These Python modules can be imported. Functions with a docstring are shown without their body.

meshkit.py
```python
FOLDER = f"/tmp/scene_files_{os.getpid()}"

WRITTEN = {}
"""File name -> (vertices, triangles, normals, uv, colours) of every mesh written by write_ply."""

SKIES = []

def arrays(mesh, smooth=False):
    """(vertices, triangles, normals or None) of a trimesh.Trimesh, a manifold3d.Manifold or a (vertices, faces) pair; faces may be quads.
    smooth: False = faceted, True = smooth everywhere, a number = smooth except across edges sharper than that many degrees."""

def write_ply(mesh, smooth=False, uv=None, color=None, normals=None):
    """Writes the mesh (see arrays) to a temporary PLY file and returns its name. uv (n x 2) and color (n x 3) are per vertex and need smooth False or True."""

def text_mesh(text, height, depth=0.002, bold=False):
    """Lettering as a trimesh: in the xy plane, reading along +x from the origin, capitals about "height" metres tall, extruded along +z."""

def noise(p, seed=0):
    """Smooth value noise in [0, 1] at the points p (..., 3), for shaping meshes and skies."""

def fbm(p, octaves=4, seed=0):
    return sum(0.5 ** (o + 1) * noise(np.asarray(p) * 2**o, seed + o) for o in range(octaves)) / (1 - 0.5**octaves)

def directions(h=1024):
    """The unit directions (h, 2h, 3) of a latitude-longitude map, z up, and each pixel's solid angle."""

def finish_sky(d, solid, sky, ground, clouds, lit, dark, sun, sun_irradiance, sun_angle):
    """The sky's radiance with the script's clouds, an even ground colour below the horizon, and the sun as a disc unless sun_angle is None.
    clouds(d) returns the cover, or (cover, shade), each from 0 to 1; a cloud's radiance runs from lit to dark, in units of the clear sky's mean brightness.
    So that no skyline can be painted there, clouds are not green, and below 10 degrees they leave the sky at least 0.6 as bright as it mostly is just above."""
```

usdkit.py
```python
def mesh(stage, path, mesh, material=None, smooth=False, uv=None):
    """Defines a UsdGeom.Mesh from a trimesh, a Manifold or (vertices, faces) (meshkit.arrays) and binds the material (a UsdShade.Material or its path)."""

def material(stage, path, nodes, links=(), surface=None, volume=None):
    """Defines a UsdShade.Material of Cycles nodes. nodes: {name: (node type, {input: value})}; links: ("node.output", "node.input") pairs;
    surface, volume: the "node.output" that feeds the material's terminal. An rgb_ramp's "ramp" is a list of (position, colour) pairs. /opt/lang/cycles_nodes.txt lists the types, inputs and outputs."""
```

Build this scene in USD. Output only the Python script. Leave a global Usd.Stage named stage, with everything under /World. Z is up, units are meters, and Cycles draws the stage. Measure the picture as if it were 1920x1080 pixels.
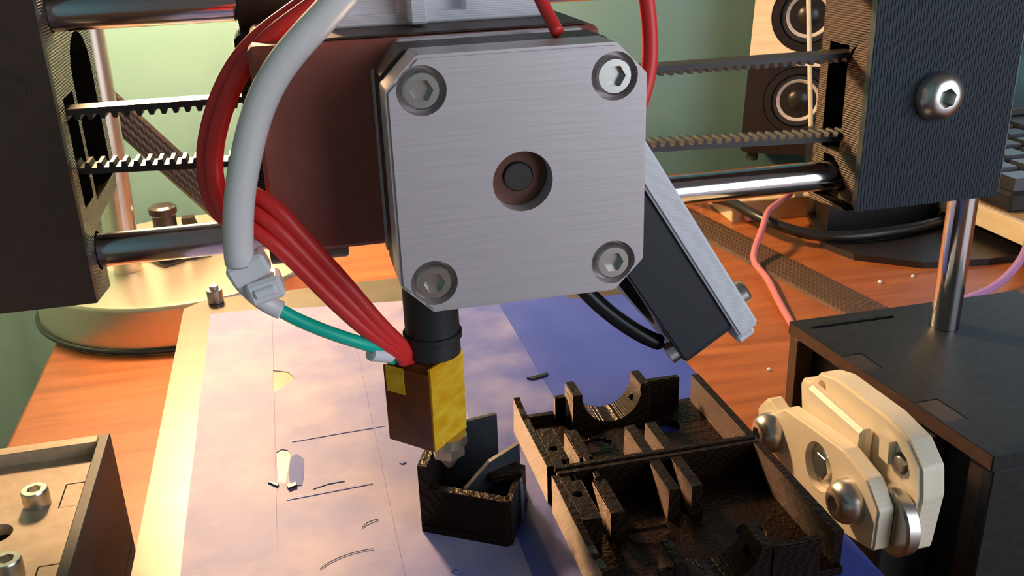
import math, random
import numpy as np, trimesh, manifold3d as m3, usdkit, meshkit
from shapely.geometry import Polygon, LineString, Point, box as shapely_box
from shapely.ops import unary_union
from pxr import Usd, UsdGeom, UsdLux, UsdShade, Gf, Sdf

stage = Usd.Stage.CreateInMemory()
UsdGeom.Xform.Define(stage, '/World')
UsdGeom.Scope.Define(stage, '/World/Looks')
# All numbers below are millimetres measured from the camera's foot point; the desk top lies 185 mm below the lens.
MM, DESK = 0.001, -185.0
def W(p): return np.asarray(p, float) * MM + np.array([0, 0, 0.185])

# ------------------------------------------------------------------ camera, light, exposure
YAW, PITCH, ROLL, FPX = 0.22324, 0.38638, -0.03491, 1797.6
f_ = np.array([math.sin(YAW) * math.cos(PITCH), math.cos(YAW) * math.cos(PITCH), -math.sin(PITCH)])
r0 = np.array([math.cos(YAW), -math.sin(YAW), 0]); u0 = np.cross(r0, f_)
r_ = r0 * math.cos(ROLL) + u0 * math.sin(ROLL); u_ = -r0 * math.sin(ROLL) + u0 * math.cos(ROLL)
cam = UsdGeom.Camera.Define(stage, '/World/camera')
e_ = W([0, 0, 0])
cam.AddTransformOp().Set(Gf.Matrix4d(*[float(x) for row in ((*r_, 0), (*u_, 0), (*(-f_), 0), (*e_, 1)) for x in row]))
cam.CreateHorizontalApertureAttr(36.0); cam.CreateVerticalApertureAttr(20.25)
cam.CreateFocalLengthAttr(36.0 * FPX / 1920); cam.CreateClippingRangeAttr((0.01, 50.0))
cam.CreateExposureAttr(0.0)

dome = UsdLux.DomeLight.Define(stage, '/World/room_light')
dome.CreateIntensityAttr(0.03); dome.CreateColorAttr(Gf.Vec3f(1.0, 0.86, 0.80))

def look_at(prim, eye, target):
    eye, target = np.asarray(eye, float), np.asarray(target, float)
    z = eye - target; z /= np.linalg.norm(z); x = np.cross([0, 0, 1], z); x /= np.linalg.norm(x); y = np.cross(z, x)
    prim.AddTransformOp().Set(Gf.Matrix4d(*[float(v) for row in ((*x, 0), (*y, 0), (*z, 0), (*eye, 1)) for v in row]))
win = UsdLux.RectLight.Define(stage, '/World/window_light')      # daylight from the window to the right of the desk
win.CreateWidthAttr(0.9); win.CreateHeightAttr(0.8); win.CreateIntensityAttr(3.6); win.CreateColorAttr(Gf.Vec3f(0.80, 0.88, 1.0))
look_at(win, W([760, -620, 130]), W([100, 220, -60]))

LAMP = np.array([-62.0, 515.0, 104.0])
bulb = UsdLux.SphereLight.Define(stage, '/World/lamp_light')     # the desk lamp's bulb
bulb.CreateRadiusAttr(0.022); bulb.CreateIntensityAttr(500.0); bulb.CreateColorAttr(Gf.Vec3f(1.0, 0.63, 0.34))
bulb.AddTranslateOp().Set(Gf.Vec3d(*W(LAMP)))

# ------------------------------------------------------------------ materials
M = {}
def mat(name, nodes, links=(), surface='p.BSDF'):
    M[name] = usdkit.material(stage, '/World/Looks/' + name, nodes, links, surface=surface)
def plain(name, color, rough=0.5, metal=0.0, **kw):
    mat(name, {'p': ('principled_bsdf', {'base_color': color, 'roughness': rough, 'metallic': metal, **kw})})
def noisy(name, c1, c2, scale, rough=0.5, metal=0.0, stretch=(1, 1, 1), bump=0.0, detail=4, ramp=(0.35, 0.65), **kw):
    mat(name, {'g': ('geometry', {}), 'm': ('mapping', {'scale': stretch}), 'n': ('noise_texture', {'scale': scale, 'detail': detail}),
               'r': ('rgb_ramp', {'ramp': [(ramp[0], c1), (ramp[1], c2)]}), 'b': ('bump', {'strength': 1.0, 'distance': bump}),
               'p': ('principled_bsdf', {'roughness': rough, 'metallic': metal, **kw})},
        [('g.position', 'm.vector'), ('m.vector', 'n.vector'), ('n.fac', 'r.fac'), ('r.color', 'p.base_color')] + ([('n.fac', 'b.height'), ('b.normal', 'p.normal')] if bump else []))
def printed(name, color, axis, period=0.00042, rough=0.34, dist=0.00012, spec=0.5, wobble=1.2, line=0.7, tint=(1, 1, 1)):
    # extruded plastic: fine layer lines across one axis, uneven from strand to strand
    mat(name, {'g': ('geometry', {}), 'w': ('wave_texture', {'wave_type': 'bands', 'bands_direction': axis, 'scale': 0.314 / period, 'distortion': wobble, 'detail': 2, 'detail_scale': 0.4}),
               'n': ('noise_texture', {'scale': 900, 'detail': 3}), 'x': ('mix_float', {'fac': 1 - line}), 'b': ('bump', {'strength': 1.0, 'distance': dist}),
               'p': ('principled_bsdf', {'base_color': color, 'roughness': rough, 'specular_ior_level': spec, 'specular_tint': tint})},
        [('g.position', 'w.vector'), ('g.position', 'n.vector'), ('w.fac', 'x.a'), ('n.fac', 'x.b'), ('x.result', 'b.height'), ('b.normal', 'p.normal')])
printed('black_print', (0.014, 0.006, 0.0035), 'z', dist=0.0007, rough=0.3, line=0.55, spec=0.36, tint=(1.0, 0.64, 0.42))
printed('black_print_upright', (0.024, 0.035, 0.050), 'x', period=0.0009, rough=0.45, dist=0.00035, wobble=3.0)  # cool window light put into the black plastic as a blue tint
printed('black_print_side', (0.014, 0.013, 0.012), 'z', period=0.0006, rough=0.32, dist=0.0005, wobble=2.0, tint=(1.0, 0.78, 0.58))
noisy('black_print_smooth', (0.045, 0.024, 0.015), (0.052, 0.029, 0.018), 300, rough=0.5, bump=0.00004)  # brown in the base stands in for lens flare on the left bracket
noisy('brown_glare_print', (0.29, 0.082, 0.058), (0.32, 0.092, 0.065), 200, rough=0.5, bump=0.00003)  # red-brown takes the warm glare over the carriage front into its colour
printed('white_print', (0.80, 0.80, 0.84), 'z', rough=0.5, dist=0.00006)
printed('cream_print', (0.90, 0.80, 0.62), 'x', period=0.0005, rough=0.45, dist=0.00003, line=0.5)
noisy('black_board', (0.009, 0.009, 0.011), (0.019, 0.019, 0.021), 420, rough=0.5, bump=0.00003, specular_ior_level=0.35)
noisy('dark_tab', (0.030, 0.020, 0.016), (0.045, 0.028, 0.020), 300, rough=0.5)
noisy('board_edge', (0.060, 0.028, 0.016), (0.085, 0.040, 0.022), 300, rough=0.55)
noisy('deck_board', (0.40, 0.30, 0.19), (0.50, 0.38, 0.25), 260, rough=0.45, bump=0.00004)
plain('steel', (0.72, 0.72, 0.74), 0.13, 1.0)
plain('bolt_steel', (0.62, 0.60, 0.56), 0.30, 1.0)
plain('chrome', (0.80, 0.70, 0.56), 0.32, 0.85)
plain('dark_metal', (0.10, 0.09, 0.09), 0.3, 0.8)
noisy('aluminium', (0.60, 0.535, 0.54), (0.66, 0.59, 0.595), 60, rough=0.42, metal=0.45, stretch=(1, 8, 40), bump=0.00001)  # pinkish base carries the warm lamp bounce on the motor face
noisy('bed_plate', (0.105, 0.078, 0.052), (0.14, 0.105, 0.07), 80, rough=0.36, metal=0.3)
noisy('tape_worn_glare', (0.23, 0.235, 0.52), (0.44, 0.39, 0.58), 45, rough=0.5, bump=0.00006, detail=8, ramp=(0.42, 0.68), specular_ior_level=0.3)  # pale lavender is wear plus lamp glare put into the colour
noisy('tape_half_glare', (0.095, 0.125, 0.47), (0.30, 0.30, 0.58), 55, rough=0.36, bump=0.00005, detail=8, ramp=(0.40, 0.75))  # half-washed blue: some wear, some lamp glare in the colour
noisy('tape_blue', (0.04, 0.075, 0.44), (0.06, 0.10, 0.50), 50, rough=0.4, bump=0.00003, detail=6)
plain('tape_fresh', (0.13, 0.19, 0.56), 0.6, specular_ior_level=0.2)
plain('tape_line', (0.10, 0.13, 0.42), 0.5)
mat('desk_wood', {'g': ('geometry', {}), 'm': ('mapping', {'scale': (1.0, 9.0, 1.0), 'rotation': (0, 0, 0.06)}), 'n': ('noise_texture', {'scale': 16, 'detail': 7, 'roughness': 0.6, 'distortion': 0.4}),
                  'r': ('rgb_ramp', {'ramp': [(0.28, (0.20, 0.050, 0.010)), (0.48, (0.32, 0.090, 0.019)), (0.7, (0.42, 0.135, 0.032))]}), 'b': ('bump', {'distance': 0.00005}),
                  'p': ('principled_bsdf', {'roughness': 0.42, 'specular_ior_level': 0.6, 'coat_weight': 0.25, 'coat_roughness': 0.36})},
    [('g.position', 'm.vector'), ('m.vector', 'n.vector'), ('n.fac', 'r.fac'), ('r.color', 'p.base_color'), ('n.fac', 'b.height'), ('b.normal', 'p.normal')])
noisy('wall_paint', (0.125, 0.255, 0.25), (0.135, 0.27, 0.265), 25, rough=0.6, bump=0.0002)
noisy('floor_carpet', (0.16, 0.13, 0.11), (0.22, 0.18, 0.15), 200, rough=0.9)
noisy('pale_wood', (0.74, 0.60, 0.40), (0.82, 0.69, 0.48), 30, rough=0.5, stretch=(1, 1, 10))
noisy('tan_wood', (0.42, 0.25, 0.11), (0.50, 0.31, 0.14), 40, rough=0.5)
plain('speaker_black', (0.012, 0.010, 0.010), 0.35)
plain('cone_grey', (0.55, 0.48, 0.42), 0.5)
plain('rubber', (0.016, 0.015, 0.015), 0.6)
plain('belt_rubber', (0.035, 0.028, 0.026), 0.45)
plain('cable_black', (0.012, 0.012, 0.013), 0.35)
plain('cable_pink', (0.62, 0.20, 0.22), 0.4)
plain('cable_violet', (0.52, 0.26, 0.55), 0.4)
plain('wire_red', (0.85, 0.040, 0.035), 0.38)
plain('wire_green', (0.0, 0.58, 0.40), 0.38)
plain('white_plastic', (0.84, 0.83, 0.84), 0.3)
mat('clear_sleeve', {'p': ('principled_bsdf', {'base_color': (0.96, 0.93, 0.91), 'roughness': 0.25, 'transmission_weight': 0.2, 'ior': 1.35, 'subsurface_weight': 0.0})})
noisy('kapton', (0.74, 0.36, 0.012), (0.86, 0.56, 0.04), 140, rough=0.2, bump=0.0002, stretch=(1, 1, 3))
noisy('kapton_shaded', (0.12, 0.030, 0.010), (0.20, 0.055, 0.012), 120, rough=0.25, bump=0.0001)  # darker kapton copy, weaker light on the left face put into its colour
plain('brass', (0.55, 0.46, 0.30), 0.3, 0.9)
plain('copper', (0.70, 0.33, 0.20), 0.35, 0.9)
plain('bronze_dark', (0.16, 0.07, 0.05), 0.4, 0.6)
plain('keycap', (0.02, 0.021, 0.026), 0.35)
plain('fan_black', (0.022, 0.026, 0.032), 0.4)
plain('drip', (0.10, 0.13, 0.16), 0.2)
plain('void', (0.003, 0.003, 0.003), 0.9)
mat('bulb_glass', {'p': ('principled_bsdf', {'base_color': (1, 0.9, 0.75), 'roughness': 0.3})})

# ------------------------------------------------------------------ objects
counts = {}
def numbered(parent, name):
    k = counts.get((parent, name), 0); counts[(parent, name)] = k + 1
    return f'{parent}/{name}' + (f'_{k:03d}' if k else '')
def tri(m):
    v, f, _ = meshkit.arrays(m); return np.asarray(v, float), np.asarray(f)
def join(*ms):
    vs, fs, n = [], [], 0
    for m in ms:
        v, f = tri(m); vs.append(v); fs.append(f + n); n += len(v)
    return np.vstack(vs), np.vstack(fs)
GROUPS = {'smooth_rod': 'steel rods of the printer', 'frame_box': 'black base boxes of the printer', 'axis_bracket': 'brackets at the rod ends', 'red_wire': 'red wires around the print head',
          'pink_cable': 'pink cables on the desk', 'plastic_scrap': 'plastic scraps on the tape', 'desk_crumb': 'white crumbs on the desk', 'heat_shrink': 'shrink tubes on the green wire',
          'filament_strand': 'filament strands on the tape', 'printed_bracket_half': 'mirrored printed trays on the bed', 'braided_strap': 'braided straps'}
def data(prim, **kw):
    if kw.get('category'): kw['group'] = kw.get('group') or next((g for n, g in GROUPS.items() if prim.GetName().startswith(n)), None)
    for k, v in kw.items():
        if v: prim.SetCustomDataByKey(k, v)
class Thing:
    def __init__(s, name, label, cat, base, group=None):
        s.path, s.base = numbered('/World', name), np.asarray(base, float)
        x = UsdGeom.Xform.Define(stage, s.path); x.AddTranslateOp().Set(Gf.Vec3d(*W(base)))
        data(x.GetPrim(), label=label, category=cat, group=group)
    def part(s, name, mesh, m, smooth=30, label=None, parent=None, kind=None):
        v, f = tri(mesh); p = numbered(parent or s.path, name)
        q = usdkit.mesh(stage, p, ((v - s.base) * MM, f), M[m], smooth or False)
        data(q.GetPrim(), label=label, kind=kind); return p
def solo(name, label, cat, mesh, m, smooth=30, group=None, kind=None):
    v, f = tri(mesh); base = np.array([v[:, 0].mean(), v[:, 1].mean(), v[:, 2].min()])
    q = usdkit.mesh(stage, numbered('/World', name), ((v - base) * MM, f), M[m], smooth or False)
    q.AddTranslateOp().Set(Gf.Vec3d(*W(base)))
    data(q.GetPrim(), label=label, category=cat, group=group, kind=kind); return q
def struct(name, mesh, m, label=None, smooth=30):
    v, f = tri(mesh); q = usdkit.mesh(stage, '/World/' + name, (W(v), f), M[m], smooth)
    data(q.GetPrim(), label=label, category=name.split('_')[0], kind='structure')

# mesh makers
def sbox(x0, x1, y0, y1): return shapely_box(x0, y0, x1, y1)
def box(x0, x1, y0, y1, z0, z1, c=0.4):
    c = min(c, (x1 - x0) / 3, (y1 - y0) / 3, (z1 - z0) / 3)
    P = []
    for dx, dy, dz in ((0, c, c), (c, 0, c), (c, c, 0)):
        P += [(x, y, z) for x in (x0 + dx, x1 - dx) for y in (y0 + dy, y1 - dy) for z in (z0 + dz, z1 - dz)]
    return m3.Manifold.hull_points(np.array(P, np.float64))
def frame(axis):
    a = np.asarray(axis, float); a = a / np.linalg.norm(a)
    t = np.array([0, 0, 1.0]) if abs(a[2]) < 0.9 else np.array([1.0, 0, 0])
    x = np.cross(t, a); x /= np.linalg.norm(x); return x, np.cross(a, x), a
def lathe(profile, o, axis, n=32, ring=False):
    """profile: (radius, height) pairs along the axis from o"""
    x, y, a = frame(axis); th = np.arange(n) * 2 * np.pi / n; o = np.asarray(o, float)
    if ring: profile = list(profile) + [profile[0]]
    rings = [o + h * a + r * (np.cos(th)[:, None] * x + np.sin(th)[:, None] * y) for r, h in profile]
    v = np.vstack(rings); fs = []
    for i in range(len(profile) - 1):
        for j in range(n):
            k = (j + 1) % n; p, q = i * n, (i + 1) * n
            fs += [(p + j, p + k, q + k), (p + j, q + k, q + j)]
    if ring: return v, np.array(fs)
    c0, c1 = len(v), len(v) + 1
    v = np.vstack([v, o + profile[0][1] * a, o + profile[-1][1] * a]); q = (len(profile) - 1) * n
    for j in range(n):
        k = (j + 1) % n; fs += [(c0, k, j), (c1, q + j, q + k)]
    return v, np.array(fs)
def ring_(profile, o, axis, n=32):
    m = trimesh.Trimesh(*lathe(profile, o, axis, n, True), process=True); m.fix_normals(); return np.array(m.vertices), np.array(m.faces)
def cyl(p0, p1, r, n=32, c=0.15):
    p0, p1 = np.asarray(p0, float), np.asarray(p1, float); L = np.linalg.norm(p1 - p0); c = min(c, L / 4, r / 4)
    return lathe([(r - c, 0), (r, c), (r, L - c), (r - c, L)], p0, p1 - p0, n)
def mcyl(p0, p1, r, n=32):
    v, f = lathe([(r, 0), (r, float(np.linalg.norm(np.subtract(p1, p0))))], p0, np.subtract(p1, p0), n)
    return man((v, f))
def man(m):
    v, f = tri(m)
    t = trimesh.Trimesh(v, f, process=True); t.fix_normals()
    return m3.Manifold(m3.Mesh(np.asarray(t.vertices, np.float32), np.asarray(t.faces, np.uint32)))
def tube(pts, r, n=10, sub=10):
    P = np.asarray(pts, float)
    if len(P) > 2:
        from scipy.interpolate import CubicSpline
        d = np.r_[0, np.cumsum(np.sqrt(np.linalg.norm(np.diff(P, axis=0), axis=1)))]
        P = CubicSpline(d, P)(np.linspace(0, d[-1], sub * (len(P) - 1) + 1))
    T = np.gradient(P, axis=0); T /= np.linalg.norm(T, axis=1, keepdims=True)
    x = frame(T[0])[0]; v, fs = [], []; th = np.arange(n) * 2 * np.pi / n
    for i in range(len(P)):
        x = x - T[i] * (x @ T[i]); x /= np.linalg.norm(x); y = np.cross(T[i], x)
        v.append(P[i] + r * (np.cos(th)[:, None] * x + np.sin(th)[:, None] * y))
    v = np.vstack(v)
    for i in range(len(P) - 1):
        for j in range(n):
            k = (j + 1) % n; fs += [(i * n + j, i * n + k, (i + 1) * n + k), (i * n + j, (i + 1) * n + k, (i + 1) * n + j)]
    m = len(v); v = np.vstack([v, P[0], P[-1]]); q = (len(P) - 1) * n
    for j in range(n):
        k = (j + 1) % n; fs += [(m, k, j), (m + 1, q + j, q + k)]
    return v, np.array(fs)
def prism(poly, lo, hi, plane='xy'):
    """a shapely polygon extruded along the third axis from lo to hi; plane names its two coordinates"""
    if poly.geom_type != 'Polygon': return join(*[prism(g, lo, hi, plane) for g in poly.geoms if g.area > 0.01])
    t = trimesh.creation.extrude_polygon(poly, hi - lo); v = np.array(t.vertices); v[:, 2] += lo
    if plane == 'xz': v = v[:, [0, 2, 1]]
    if plane == 'yz': v = v[:, [2, 0, 1]]
    t = trimesh.Trimesh(v, t.faces, process=False)
    if plane == 'xz': t.invert()
    return np.array(t.vertices), np.array(t.faces)
def sprism(poly, lo, hi, plane='xy', r=0.5):
    """as prism, with both rims chamfered"""
    if r <= 0: return prism(poly, lo, hi, plane)
    inner = poly.buffer(-r, join_style=2)
    a = man(prism(inner, lo, hi, plane)); b = man(prism(poly, lo + r, hi - r, plane))
    return a + b
def rpoly(pts, r):
    p = Polygon(pts); return p.buffer(-r).buffer(r, quad_segs=6)
def rpoly2(pts, r):
    p = Polygon(pts).simplify(0.1); return p.buffer(-r).buffer(2.2 * r, quad_segs=8).buffer(-1.2 * r, quad_segs=8).simplify(0.05)
def rot(mesh, deg, axis, o):
    v, f = tri(mesh); R = trimesh.transformations.rotation_matrix(math.radians(deg), axis, o)
    return trimesh.transformations.transform_points(v, R), f
def local(mesh, o, ex, ey, ez):
    v, f = tri(mesh); return np.asarray(o) + v @ np.array([ex, ey, ez]), f
def cap_screw(t, o, axis, r, h, m='bolt_steel', name='cap_screw', label=None, socket=0.5):
    """socket head screw: head with a hexagonal recess"""
    p = [(r, 0), (r, h * 0.86), (r * 0.9, h)]
    x, y, a = frame(axis); v, f = lathe(p, (0, 0, 0), (0, 0, 1), 28)
    hexa = Polygon([(r * socket * 1.1 * math.cos(k * math.pi / 3), r * socket * 1.1 * math.sin(k * math.pi / 3)) for k in range(6)])
    s = man((v, f)) - man(prism(hexa, h * 0.45, h * 2))
    return t.part(name, local(s, o, x, y, a), m, 30, label)
def button_bolt(t, o, axis, r, h, m='bolt_steel', name='button_bolt', label=None):
    prof = [(r, 0), (r, 0.12 * h)] + [(r * (0.42 + 0.58 * math.cos(a)), h * (0.12 + 0.88 * math.sin(a))) for a in np.linspace(0.12, math.pi / 2, 9)]
    x, y, a = frame(axis); v, f = lathe(prof, (0, 0, 0), (0, 0, 1), 40)
    hexa = Polygon([(r * 0.40 * math.cos(k * math.pi / 3 + .3), r * 0.40 * math.sin(k * math.pi / 3 + .3)) for k in range(6)])
    s = man((v, f)) - man(prism(hexa, h * 0.35, h * 2))
    return t.part(name, local(s, o, x, y, a), m, 25, label)

# ------------------------------------------------------------------ the setting
struct('wall_back', box(-900, 1900, 668, 700, -935, 900, 1), 'wall_paint')
struct('wall_left', box(-225, -195, -900, 668, -935, 900, 1), 'wall_paint')
struct('floor', box(-900, 1900, -900, 700, -965, -935, 1), 'floor_carpet')

t = Thing('desk', 'orange-brown varnished wooden desk carrying the printer and the lamp', 'desk', (300, 250, -935))
t.part('desk_top', box(-119, 900, -250, 616, -213, DESK, 2), 'desk_wood')
for x, y in ((-80, -210), (860, -210), (-80, 580), (860, 580)):
    t.part('leg', box(x - 25, x + 25, y - 25, y + 25, -935, -213, 3), 'desk_wood')

# ------------------------------------------------------------------ printer: boxes at both ends of the frame
# right box: lid on recessed side panels
t = Thing('frame_box', 'black wooden base box at the right with a steel rod rising from its lid', 'printer frame', (170, 195, DESK))
lid = Polygon([(144.2, 154.5), (215, 154.5), (215, 234), (137.2, 234)])
slot = sbox(141, 168, 227.2, 228.8)
tabs = [Polygon([(140.0, 200), (145.5, 200), (145.0, 209), (139.2, 209)]), Polygon([(143.4, 171), (149.4, 171), (148.6, 181), (142.6, 181)])]
holes = unary_union([slot] + [p.buffer(0.25, join_style=2) for p in tabs] + [Point(177.6, 218).buffer(4.05)])
t.part('lid', prism(lid.difference(holes), -123, -119), 'black_board', 0)
for p in tabs: t.part('finger_tab', prism(p, -122.5, -119.15), 'dark_tab', 0, 'brown wooden finger joint tab set in the lid')
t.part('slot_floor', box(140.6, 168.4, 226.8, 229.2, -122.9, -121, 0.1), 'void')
t.part('lid_edge', prism(Polygon([(143.95, 154.9), (144.6, 154.9), (137.6, 233.8), (136.95, 233.8)]), -122.8, -119.3), 'board_edge', 0, 'bare brown edge of the lid')
t.part('side_panel', prism(Polygon([(149, 157), (152, 157), (146, 232), (143, 232)]), DESK, -123), 'black_board', 0)
t.part('front_panel', box(144.6, 214.6, 154.5, 158, DESK, -123.05, 0.3), 'black_board')
t.part('front_post', box(145.2, 150, 158.05, 163, DESK, -123.05, 0.3), 'dark_tab')
t.part('back_post', box(137.5, 143, 229, 233.8, DESK, -123.05, 0.3), 'board_edge')
t.part('back_panel', box(143.1, 214.6, 231, 233.9, DESK, -123.05, 0.3), 'black_board')
t.part('far_panel', box(211, 214.7, 158.1, 230.9, DESK, -123.05, 0.3), 'black_board')

# left box: tray-like lid sunk between raised walls
t = Thing('frame_box', 'black wooden base box at the left with a sunken tan deck and silver cap screws', 'printer frame', (-75, 170, DESK))
t.part('side_wall', join(box(-54.6, -52.0, 120, 224, -150, -119, 0.25), box(-54.6, -52.0, 196, 224, DESK, -150, 0.25), box(-54.6, -52.0, 120, 158, DESK, -150, 0.25)), 'black_board')
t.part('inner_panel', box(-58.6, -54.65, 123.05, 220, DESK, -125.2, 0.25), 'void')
t.part('back_wall', box(-130, -54.65, 220.4, 224, DESK, -119, 0.25), 'deck_board')
t.part('front_wall', box(-130, -54.65, 120, 123, DESK, -119, 0.25), 'black_board')
tabs = [sbox(-59.8, -55.1, 198.5, 207.8), sbox(-59.8, -55.1, 166, 177.2)]
holes = [Point(-71.5, 191.8).buffer(3.6)]
deck = sbox(-130, -54.7, 123.1, 220.3).difference(unary_union([p.buffer(0.28, join_style=2) for p in tabs] + holes))
t.part('deck', prism(deck, -125, -122.2), 'deck_board', 0, 'tan sunken deck board')
for p in tabs: t.part('finger_tab', prism(p, -125.1, -122.3), 'deck_board', 0)
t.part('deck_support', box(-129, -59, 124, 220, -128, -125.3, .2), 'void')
cap_screw(t, (-64.8, 201.3, -122.2), (0, 0, 1), 2.9, 4.0)
cap_screw(t, (-64.9, 176.1, -122.2), (0, 0, 1), 2.9, 4.0)

# ------------------------------------------------------------------ rods
solo('smooth_rod', 'polished upright steel rod standing in the lid of the right box', 'steel rod', cyl((177.6, 218, -121), (177.6, 218, 40), 3.95), 'steel', group=None)
solo('smooth_rod', 'upper horizontal steel rod crossing behind the print head along the top edge', 'steel rod', cyl((-47, 222, -18.9), (145, 222, -18.9), 3.9), 'steel')
solo('smooth_rod', 'lower horizontal steel rod running below the toothed belt into both brackets', 'steel rod', cyl((-49, 222, -71.2), (146, 222, -71.2), 3.9), 'steel')

# ------------------------------------------------------------------ right bracket
t = Thing('axis_bracket', 'large black ribbed bracket at the right with a single domed bolt', 'printer bracket', (160, 220, -78))
def box_poly(pts): return Polygon(pts)
body = man(prism(Polygon([(138.7, 209), (180.4, 209), (186, 215), (186, 232), (138.7, 232)]), -77.6, 12))
body -= man(prism(Polygon([(219.2, -37), (228.2, -37), (228.2, -64.5), (219.2, -64.5)]), 130, 172, 'yz'))          # belt pocket
body -= mcyl((130, 222, -71.2), (160, 222, -71.2), 4.6)
body -= mcyl((177.6, 218, -90), (177.6, 218, 20), 4.3)
body -= man(prism(Polygon([(209.5, -77.7), (221.5, -66), (226.5, -66), (226.5, -90), (209.5, -90)]), 130, 141.2, 'yz'))  # flared lip around the rod
body -= mcyl((130, 222, -18.9), (160, 222, -18.9), 4.2)
body -= man(prism(Polygon([(215.5, -36), (218.5, -41), (218.5, -38.5)]), 130, 140, 'yz'))
front = body.trim_by_plane((0, -1, 0), -211.2)
side = body.trim_by_plane((0, 1, 0), 211.2)
t.part('front_plate', front, 'black_print_upright', 0, 'front face with upright layer lines and window blue painted into its colour')
t.part('body', side, 'black_print_side', 0)
t.part('lower_lip', prism(Polygon([(211.4, -78), (229, -79.5), (232, -74.5), (227, -72), (227, -77.5), (213, -77.5)]), 137.2, 141, 'yz'), 'black_print_side', 0)
button_bolt(t, (158, 209, -49.2), (0, -1, 0), 6.3, 4.4, label='domed steel bolt with a hexagonal socket')

# left bracket
t = Thing('axis_bracket', 'large black bracket cut off by the left edge of the picture', 'printer bracket', (-70, 220, -80))
body = man(prism(Polygon([(209.2, -79), (226, -81.5), (226.5, -76), (231, -66), (258, -66), (260.5, -60), (260.5, 12), (209.2, 12)]), -110, -45.5, 'yz'))
pk = Polygon([(231, -62), (231, -32)] + [(243 + 12 * math.cos(a), -34 + 9 * math.sin(a)) for a in np.linspace(math.pi, 0, 10)] + [(255, -62)])
body -= man(prism(pk, -80, -40, 'yz'))
body -= mcyl((-70, 222, -71.2), (-40, 222, -71.2), 4.5)
body -= mcyl((-70, 222, -18.9), (-40, 222, -18.9), 4.2)
body -= man(prism(Polygon([(217, -36), (228, -36), (228, -60), (217, -60)]), -70, -40, 'yz'))
t.part('front_plate', body.trim_by_plane((0, -1, 0), -212), 'black_print_smooth', 0)
t.part('body', body.trim_by_plane((0, 1, 0), 212), 'black_print_side', 0)
t.part('screw_boss', ring_([(3.2, 0), (3.2, .25), (2.7, .25), (2.7, 0)], (-52.6, 209.2, -32), (0, -1, 0), 28), 'black_print_smooth', 20)
button_bolt(t, (-65.6, 209.2, -46), (0, -1, 0), 6.3, 4.4)

# ------------------------------------------------------------------ toothed belt
t = Thing('toothed_belt', 'black toothed drive belt stretched between the two brackets behind the print head', 'drive belt', (50, 222, -60))
def run(x0, z0, x1, z1, up, pitch=2.5):
    P = Polygon([(x0, z0 - .65), (x1, z1 - .65), (x1, z1 + .65), (x0, z0 + .65)])
    t.part('band', prism(P, 219.0, 225.0, 'xz'), 'belt_rubber', 0)
    n = int((x1 - x0) / pitch)
    for i in range(n):
        x = x0 + (i + .5) * pitch; z = z0 + (z1 - z0) * (x - x0) / (x1 - x0) + up * 0.65; h = 1.15 * up
        q = Polygon([(x - .75, z - .1 * up), (x + .75, z - .1 * up), (x + .42, z + h), (x - .42, z + h)])
        t.part('tooth', prism(q if q.exterior.is_ccw else Polygon(list(q.exterior.coords)[::-1]), 219.05, 224.95, 'xz'), 'belt_rubber', 0)
run(-60, -39.1, 162, -39.4, -1); run(-60, -51.4, -6, -53.6, 1); run(57, -58.0, 162, -61.6, 1)

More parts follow.
